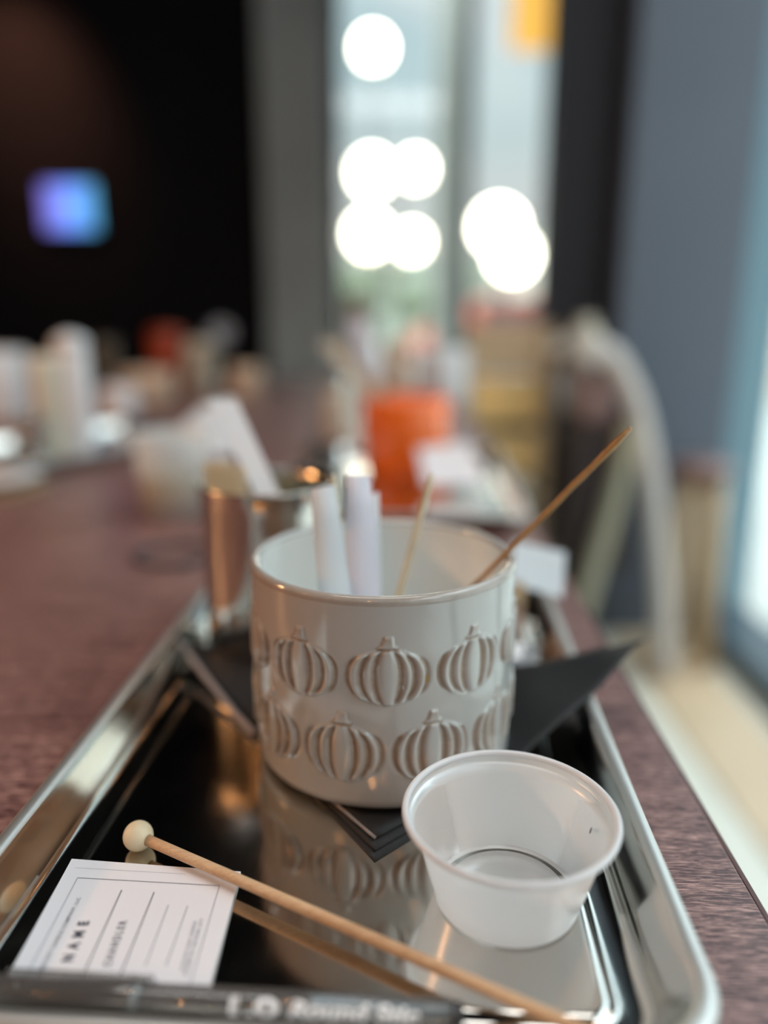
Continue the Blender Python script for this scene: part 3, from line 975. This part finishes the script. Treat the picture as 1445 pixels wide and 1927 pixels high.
def pen_text(txt, x0, x1, size, italic=.0):
    c = bpy.data.curves.new('lettering', 'FONT')
    c.body = txt; c.size = size; c.shear = italic; c.align_y = 'CENTER'; c.offset = .00028
    c.materials.append(M['pen_print'])
    t = bpy.data.objects.new('tmp_text', c); COL.objects.link(t)
    bpy.context.view_layer.update()
    dg = bpy.context.evaluated_depsgraph_get()
    me = bpy.data.meshes.new_from_object(t.evaluated_get(dg))
    xs = [v.co.x for v in me.vertices]
    a, b = min(xs), max(xs)
    bm = bmesh.new(); bm.from_mesh(me)
    bmesh.ops.triangulate(bm, faces=bm.faces)
    bmesh.ops.subdivide_edges(bm, edges=[e for e in bm.edges if e.calc_length() > .0012], cuts=2)
    Rp = .00438
    for v in bm.verts:
        x = x0 + (v.co.x - a) / (b - a) * (x1 - x0)
        phi = v.co.y / Rp + math.radians(34)      # 0 = toward camera, 90 = top
        v.co = Vector((x, -Rp * math.cos(phi), Rp * math.sin(phi)))
    bm.to_mesh(me); bm.free()
    bpy.data.objects.remove(t)
    me.materials.clear(); me.materials.append(M['pen_print'])
    obj('lettering', me, pen)


bxl = lambda px: (atz(px, 1895, .0122) - pA).dot(pdir)
pen_text('1.0', bxl(436), bxl(528), .0066, .0)
pen_text('Round Stic', bxl(548), bxl(790), .0062, .15)

# ------------------------------------------------------------------ steel pitcher on the tray
PR, PH = .0405, .105
pit = thing('steel_pitcher', 'polished steel pouring pitcher behind the mug on the near tray', 'pitcher', (-.0725, .464, ZF + .0002), 0, 'steel pouring pitchers')
pp = [(0, 0), (PR * .9, 0), (PR * .97, .002), (PR, .006), (PR, .04), (PR * .99, .09), (PR * 1.0, .100), (PR * 1.035, PH - .0015), (PR * 1.04, PH - .0003), (PR * 1.02, PH), (PR * .985, PH - .001), (PR * .965, .098), (PR * .96, .04), (PR * .95, .006), (PR * .86, .0025), (0, .0025)]
obj('pitcher_body', lathe_me('pitcher_body', pp, M['steel2'], 96), pit)
ha = math.radians(75)
hd = Vector((math.cos(ha), math.sin(ha), 0))
hp = smooth_path([hd * PR * .98 + Vector((0, 0, .092)), hd * (PR + .018) + Vector((0, 0, .101)), hd * (PR + .034) + Vector((0, 0, .085)), hd * (PR + .030) + Vector((0, 0, .045)), hd * PR * .98 + Vector((0, 0, .028))], 8)
o = obj('handle', tube_me('handle', hp, .0042, M['iron'], 10), pit); o['label'] = 'dark curved pitcher handle'
# white plastic spatula leaning in pitcher
A = aty(418, 752, .485); B = aty(505, 935, .452)
sd = (B - A).normalized()
B2 = A + sd * ((A.z - .012) / -sd.z)
for _ in range(80):
    if math.hypot(B2.x + .0725, B2.y - .464) < PR * .86: break
    B2 = B2.lerp(A, .02)
wv = Vector((1, .15, 0)) * .0085
n = 10; vs = []; fs = []
for i in range(n + 1):
    t = i / n; p = A.lerp(B2, t); w = wv * (1.0 - .25 * t)
    vs += [p - w, p + w]
for i in range(n): fs.append((2 * i, 2 * i + 1, 2 * i + 3, 2 * i + 2))
o = obj('plastic_spatula', mesh_from('plastic_spatula', vs, fs, M['white_cer']))
s_ = o.modifiers.new('thick', 'SOLIDIFY'); s_.thickness = .0016
tag(o, 'white flat spatula leaning out of the near steel pitcher', 'spatula')

for k, (xc, zt_, lb) in enumerate(((-.1010, .1225, 'leftmost pale slat in place of the reflection inside the near pitcher'), (-.0915, .1245, 'middle of three pale slats in place of the reflection in the near steel pitcher'), (-.0820, .1215, 'pale slat in place of the near pitcher reflection right beside the white spatula'))):
    ym = .458 - .004 * k  # slats added where the pitcher's inner wall reflects the bright window
    o = obj('reflection_slat', box_me('reflection_slat', -.0044, .0044, -.0008, .0008, 0, zt_ - .0125, M['reflection_cream'], .0007), None, (xc, ym, .0125), (0, -.04, 0))
    tag(o, lb, 'stick', 'reflection slats in the near pitcher')

# ------------------------------------------------------------------ amber tin, tag card, glass at back right of the tray
am = thing('amber_tin', 'small amber-brown candle tin at the back right of the near tray', 'tin', (.0705, .470, ZF))
obj('tin_body', lathe_me('tin_body', [(0, 0), (.019, 0), (.020, .002), (.020, .026), (0, .026)], M['amber'], 40), am)
obj('lid', lathe_me('lid', [(.0205, .024), (.021, .0245), (.021, .033), (.020, .0345), (0, .0345)], M['cork'], 40), am)
gl = thing('glass_vial', 'tiny clear glass dish right behind the mug beside the amber tin', 'dish', (.0785, .425, ZF))
obj('dish_body', lathe_me('dish_body', [(0, .001), (.010, .001), (.013, .009), (.0142, .009), (.011, 0), (0, 0)], plastic_mat('clear_dish', (.7, .74, .8), .4, .05, .4), 32), gl)
wcp = [aty(966, 1018, .50), aty(1064, 1040, .495), aty(1058, 1125, .472), aty(962, 1100, .476)]
z0 = .0405
mesh = mesh_from('tag_card', [w for w in wcp], [(0, 1, 2, 3)], M['strip'])
o = obj('tag_card', mesh); s_ = o.modifiers.new('thick', 'SOLIDIFY'); s_.thickness = .0006
tag(o, 'small white card propped on the amber tin behind the mug', 'card')

# ------------------------------------------------------------------ things further along the table
# wax cup behind the tray
M['cup_clear'] = plastic_mat('frosted_clear_plastic', (.95, .97, .98), .35, .2, .1, .5)
wcup = thing('wax_cup', 'tilted frosted plastic cup with yellow wax behind the steel pitcher', 'cup', (-.222, .800, 0))
obj('cup_wall', lathe_me('cup_wall', [(0, .001), (.026, .001), (.030, .003), (.039, .088), (.040, .09), (.041, .088), (.032, 0), (0, 0)], M['cup_clear'], 48), wcup)
obj('wax', lathe_me('wax', [(0, .0015), (.028, .0015), (.0345, .048), (0, .048)], M['wax'], 48), wcup)
wcup.rotation_euler = (0, 0, 0)
rg = obj('dark_ring', lathe_me('dark_ring', [(.030, .0), (.036, .0), (.036, .004), (.030, .004)], M['dark_grey'], 48, close=True), None, (-.187, .655, 0))  # plain dark ring on the tabletop
tag(rg, 'dark grey ring lying on the table before the wax cup', 'coaster')
ws = box_me('wax_paper', -.075, .075, -.05, .05, 0, .001, M['white_cer'])
A1, A2, A3, A4 = aty(330, 830, .86), aty(455, 800, .86), aty(430, 745, .95), aty(340, 790, .95)
o = obj('paper_sheet', mesh_from('paper_sheet', [aty(290, 845, .87), aty(440, 860, .87), aty(440, 748, .93), aty(380, 765, .93)], [(0, 1, 2, 3)], M['strip']))
s_ = o.modifiers.new('thick', 'SOLIDIFY'); s_.thickness = .001
tag(o, 'white paper sheet standing behind the wax cup', 'paper')

# second tray to the left with its kit
LT = Vector((-.58, 1.0, .0003))
tr2 = obj('serving_tray', TRAY, None, LT, (0, 0, -.55))
tag(tr2, 'steel tray at far left of the table under two tall white jars', 'tray', 'steel trays on the table')


def vessel(name, x, y, h, r, mat, label, cat, z=0, top=.97, base=.9, wall=True, group=None):
    t = thing(name, label, cat, (x, y, z), 0, group)
    obj('body', lathe_me('body', [(0, 0), (r * base, 0), (r, h * .06), (r, h * .9), (r * top, h), (r * top - .004, h), (r * .93, h * .9), (r * .9, h * .1), (0, h * .08)], mat, 40), t)
    return t


def vpx(name, px0, px1, ytop, ybase, mat, label, cat, z=0, lid=None, group=None, **k):
    cxp = (px0 + px1) / 2
    b = atz(cxp, ybase, z)
    d = b.y * cp - (z - CH) * sp
    r = (px1 - px0) / 2 / F_PX * d
    Y = b.y + r
    h = aty(cxp, ytop, Y).z - z
    x = (cxp - CX) / F_PX * (Y * cp + (CH - z) * sp)
    t = vessel(name, x, Y, h, r, mat, label, cat, z, group=group, **k)
    if lid:
        obj('lid', lathe_me('lid', [(r * .6, h * .98), (r * 1.03, h * .98), (r * 1.03, h + .012), (r * .5, h + .02), (0, h + .022)], lid, 40), t)
    return t


vpx('ceramic_jar', 75, 128, 668, 862, M['cream'], 'tall cream cylinder jar on the far left tray', 'jar', .006)
vpx('ceramic_jar', 122, 182, 655, 858, M['white_cer'], 'tall white cylinder jar with domed lid on the far left tray', 'jar', .006, lid=M['white_cer'])
vpx('ceramic_mug', -60, 62, 660, 800, M['white_cer'], 'broad white mug cut by the left edge of the photo', 'mug')
dup(pit, (-.50, 1.085, .0056), (0, 0, 1.2), 'small steel pitcher between broad white mug and cream jar', .62, 'steel pouring pitchers')
pl = thing('round_saucer', 'white saucer on a tan cork mat at the left edge', 'saucer', (-.475, .915, 0))
obj('cork_mat', lathe_me('cork_mat', [(0, 0), (.062, 0), (.062, .006), (0, .006)], M['cork'], 40), pl)
obj('plate', lathe_me('plate', [(0, .007), (.035, .007), (.055, .018), (.056, .0195), (.034, .0105), (0, .0105)], M['white_cer'], 40), pl)
vpx('canister', 288, 350, 632, 735, M['rust_glaze'], 'small rust-red canister among the far left dishes', 'canister', lid=M['rust_glaze'])
vpx('ceramic_jar', 352, 410, 642, 738, M['cream'], 'short cream jar right of the rust-red canister', 'jar')
t = vpx('round_pot', 180, 226, 640, 740, M['olive'], 'dark olive round pot left of the rust-red canister', 'pot')
vpx('serving_bowl', 228, 332, 698, 765, M['peach'], 'wide tan-cream bowl before the rust-red canister', 'bowl')
vpx('serving_bowl', 430, 496, 690, 752, M['peach'], 'small peach bowl right of the short cream jar', 'bowl')
vpx('glass_tumbler', 190, 262, 728, 792, M['white_cer'], 'low bluish white tumbler before the olive pot', 'tumbler')
# grey spoon standing in the short cream jar
q0, q1 = aty(385, 700, 2.12), aty(416, 628, 2.12)
sn = thing('grey_ladle', 'grey ladle leaning out of the short cream jar', 'ladle')
obj('stem', tube_me('stem', [q0 + Vector((-.02, 0, -.03)), q1], .006, M['steel2'], 8), sn)
bo = obj('bowl', lathe_me('bowl', [(0, -.02), (.02, -.014), (.032, .004), (.033, .008), (.02, .0), (0, -.008)], pmat('ladle_grey', (.22, .22, .24), .4), 24), sn, q1, (1.2, .4, 0))
t3 = dup(pit, (-.10, 1.72, .0003), (0, 0, .3), 'distant steel pitcher at the middle of the table', .8, 'steel pouring pitchers')

# third tray straight ahead, with the orange mug
tr3 = obj('serving_tray', TRAY, None, (.022, .715, .0003), (0, 0, -YAW))
tag(tr3, 'steel tray holding the orange mug behind the pumpkin mug', 'tray', 'steel trays on the table')
om = vpx('orange_mug', 678, 850, 745, 905, M['orange_glaze'], 'large orange glazed mug on the next tray', 'mug', ZF)
oc = om.location.copy()
cw = [aty(785, 845, .93), aty(880, 832, .94), aty(912, 912, .885), aty(800, 915, .875)]
o = obj('folded_card', mesh_from('folded_card', cw, [(0, 1, 2, 3)], M['paper'])); s_ = o.modifiers.new('thick', 'SOLIDIFY'); s_.thickness = .001
tag(o, 'white card leaning against the front of the orange mug', 'card')


def slab(name, pts, th_, mat, label, cat, group=None):
    o = obj(name, mesh_from(name, pts, [(0, 1, 2, 3)], mat)); s_ = o.modifiers.new('thick', 'SOLIDIFY'); s_.thickness = th_
    return tag(o, label, cat, group)


# sticks and strips out of the orange mug
Yo = oc.y
slab('paper_strip', [aty(598, 645, Yo + .0), aty(628, 638, Yo + .0), aty(735, 742, Yo), aty(715, 770, Yo)], .002, M['cloth'], 'cream strip leaning left out of the orange mug', 'strip', 'strips in the orange mug')
slab('paper_strip', [aty(650, 600, Yo + .02), aty(690, 598, Yo + .02), aty(722, 750, Yo + .02), aty(695, 750, Yo + .02)], .002, M['strip2'], 'upright pale strip standing in the orange mug', 'strip', 'strips in the orange mug')
vpx('frosted_cup', 775, 880, 655, 768, M['cup_rim'], 'frosted white cup behind the orange mug', 'cup')
vpx('ceramic_jar', 612, 662, 735, 830, M['cloth'], 'beige jar left of the orange mug', 'jar')
sm_ = vpx('small_tin', 575, 640, 838, 895, M['grey_tin'], 'small round steel tin left of the orange mug', 'tin', ZF)
vpx('ceramic_jar', 716, 772, 640, 745, M['peach'], 'taupe jar behind the orange mug beside the frosted cup', 'jar')
vpx('ceramic_jar', 650, 700, 560, 690, M['cream'], 'tall pale jar in front of the left back window', 'jar')

# wooden chair beyond the right table edge
def chair_slats():
    c0 = aty(962, 610, 2.12); xa, xb = aty(884, 640, 2.12).x, aty(1030, 640, 2.12).x
    t = thing('slat_back_chair', 'wooden chair with broad honey slats at the right side of the table', 'chair', ((xa + xb) / 2, 2.12, FL))
    w = (xb - xa) / 2
    zt = c0.z - FL
    for s in (-1, 1):
        obj('post', box_me('post', s * w - .014, s * w + .014, -.02, .02, 0, zt, M['tan_slat'], .004), t)
        obj('leg', box_me('leg', s * w - .014, s * w + .014, .36, .40, 0, .43, M['tan_slat'], .004), t)
    for (ya, yb, m, nm) in ((612, 700, 'tan_slat', 'slat'), (712, 795, 'honey_slat', 'slat'), (818, 892, 'honey_slat', 'slat')):
        za, zb = aty(960, ya, 2.12).z - FL, aty(960, yb, 2.12).z - FL
        o = obj(nm, box_me(nm, -w, w, -.012, .012, zb, za, M[m], .004), t)
        if m == 'honey_slat': o['label'] = 'honey-coloured back slat'
    obj('seat', box_me('seat', -w - .012, w + .012, .02, .38, .42, .45, M['tan_slat'], .006), t)
    return t


chair_slats()

# pale metal chair nearer
mc = thing('metal_frame_chair', 'chair with pale bent metal frame and dark back, right of the table', 'chair', (.60, 1.9, FL))
org = Vector((.60, 1.9, FL))
fr = [aty(x, y, 1.9) - org for x, y in ((1096, 676), (1120, 662), (1150, 668), (1188, 735), (1212, 820), (1232, 950), (1245, 1100), (1256, 1225))]
fr[-1].z = 0.02
obj('frame', tube_me('frame', smooth_path(fr, 8), .026, M['pale_metal'], 12), mc)
fr2 = [p + Vector((0, .38, 0)) for p in fr]
obj('frame', tube_me('frame', smooth_path(fr2, 8), .022, M['pale_metal'], 12), mc)
lg = [aty(x, y, 1.9) - org for x, y in ((1186, 800), (1165, 900), (1135, 1010), (1105, 1110))] 
lg.append(Vector((lg[-1].x - .05, 0, .01)))
obj('leg', tube_me('leg', smooth_path(lg, 6), .026, M['sage_metal'], 12), mc)
obj('leg', tube_me('leg', [p + Vector((0, .38, 0)) for p in smooth_path(lg, 6)], .022, M['sage_metal'], 12), mc)
q0, q1 = aty(1084, 770, 1.93) - org, aty(1188, 1080, 1.93) - org
obj('backrest', box_me('backrest', q0.x, q1.x, .03, .33, q1.z, q0.z, M['dark_seat'], .02), mc)
q0, q1 = aty(1084, 700, 1.95) - org, aty(1150, 790, 1.95) - org
o = obj('top_rail', box_me('top_rail', q0.x, q1.x, .0, .30, q1.z, q0.z, M['chair_wood'], .02), mc); o['label'] = 'mauve-brown padded top rail'
q = Vector((aty(1110, 700, 1.95).x, 2.02, aty(1088, 700, 1.95).z + .061))
bn = obj('cloth_bag', lathe_me('cloth_bag', [(0, -.06), (.035, -.055), (.05, -.01), (.042, .03), (.02, .055), (.026, .07), (0, .065)], M['cloth'], 20), None, q)
tag(bn, 'pale beige cloth bundle on top of the metal frame chair', 'bag')

# stool near the side window
stl = thing('wooden_stool', 'tan wooden stool beside the side window', 'stool', (aty(1316, 900, 2.0).x, 2.0, FL))
zt = aty(1316, 868, 2.0).z - FL
obj('seat', lathe_me('seat', [(0, zt - .03), (.08, zt - .03), (.085, zt - .015), (.08, zt), (0, zt + .002)], M['chair_wood'], 32), stl)
for a in (45, 135, 225, 315):
    c_, s_ = math.cos(math.radians(a)), math.sin(math.radians(a))
    obj('leg', tube_me('leg', [(.05 * c_, .05 * s_, zt - .02), (.075 * c_, .075 * s_, 0)], .02, M['tan_slat'], 10), stl)

# glowing screen on the back wall
a, b = aty(76, 346, YB - .05), aty(184, 434, YB - .05)
mo = thing('wall_screen', 'small glowing blue-violet screen on the black wall', 'screen', ((a.x + b.x) / 2, YB, (a.z + b.z) / 2))
w, h = (b.x - a.x) / 2, (a.z - b.z) / 2
obj('casing', box_me('casing', -w - .015, w + .015, -.05, 0, -h - .015, h + .015, M['rubber'], .005), mo)
obj('display', box_me('display', -w, w, -.056, -.0502, -h, h, M['screen']), mo)

# ------------------------------------------------------------------ warm pendant lamps of the room
def pendant(x, y, z, power, label):
    t = thing('pendant_lamp', label, 'lamp', (x, y, z), group='warm pendant lamps')
    obj('shade', lathe_me('shade', [(.02, .14), (.03, .13), (.11, .02), (.115, 0), (.11, .003), (.028, .12), (.018, .13)], M['iron'], 32, close=True), t)
    obj('cord', tube_me('cord', [(0, 0, .13), (0, 0, CE - z)], .004, M['rubber'], 6), t)
    obj('bulb', lathe_me('bulb', [(0, -.02), (.018, -.012), (.025, .008), (.018, .03), (.009, .05), (0, .052)], M['bulb'], 16), t)
    point_light('pendant_light', (x, y, z - .035), power, (1.0, 0.50, 0.22), .03)


pendant(-1.35, .42, .62, 15, 'black pendant lamp with warm bulb left of the table, nearest')
pendant(-1.9, -.5, 1.0, 4, 'black pendant lamp with warm bulb left behind the camera')
pendant(-.25, -1.2, 1.0, 1.5, 'black pendant lamp with warm bulb straight behind the camera')
# string of small warm bulbs behind the camera
sl_ = thing('string_lights', 'string of small warm bulbs hanging across the room behind the camera', 'string lights', (-.8, -.85, 0))
sp2 = [(-1.3 + 2.6 * k / 10, -.25 * math.sin(k * 1.1), .95 - .16 * math.sin(PI * (k % 5) / 5)) for k in range(11)]
obj('cord', tube_me('cord', smooth_path(sp2, 4), .003, M['rubber'], 6), sl_)
bme = lathe_me('bulb', [(0, -.013), (.009, -.009), (.012, 0), (.009, .009), (0, .013)], M['bulb_small'], 12)
for p_ in sp2:
    obj('bulb', bme, sl_, (p_[0], p_[1], p_[2] - .016))
for s2 in (-1.3, 1.3):
    obj('hanger', tube_me('hanger', [(s2, sp2[0][1] if s2 < 0 else sp2[-1][1], .95), (s2, sp2[0][1] if s2 < 0 else sp2[-1][1], CE)], .003, M['rubber'], 6), sl_)
# flat ceiling panel above the table
cl = thing('ceiling_panel', 'flat white ceiling light panel above the table', 'ceiling light', (-.1, .45, CE))
obj('panel_frame', box_me('panel_frame', -.85, .85, -.4, .4, -.03, 0, M['iron'], .005), cl)
obj('diffuser', box_me('diffuser', -.8, .8, -.35, .35, -.034, -.0302, M['white_cer']), cl)
al = bpy.data.lights.new('panel_light', 'AREA'); al.shape = 'RECTANGLE'; al.size = 1.6; al.size_y = .7; al.energy = 11; al.color = (1, .985, .97)
ao = bpy.data.objects.new('panel_light', al); COL.objects.link(ao); ao.location = (-.1, .45, CE - .036)

# track spot washing the black wall
q = aty(40, 175, YB)
ts = thing('track_spot', 'black track spotlight on the ceiling aimed at the wall', 'lamp', (q.x - .2, YB - .9, CE))
obj('can', tube_me('can', [(0, 0, 0), (0, 0, -.05), (.03, .06, -.18)], [.02, .035, .04], M['iron'], 16), ts)
sl = bpy.data.lights.new('spot_light', 'SPOT'); sl.energy = 60; sl.color = (1, .38, .22); sl.spot_size = math.radians(55); sl.spot_blend = 1.0; sl.shadow_soft_size = .04
so = bpy.data.objects.new('spot_light', sl); COL.objects.link(so)
so.location = (q.x - .15, YB - .8, CE - .22)
so.rotation_euler = (Vector(q) - so.location).to_track_quat('-Z', 'Y').to_euler()
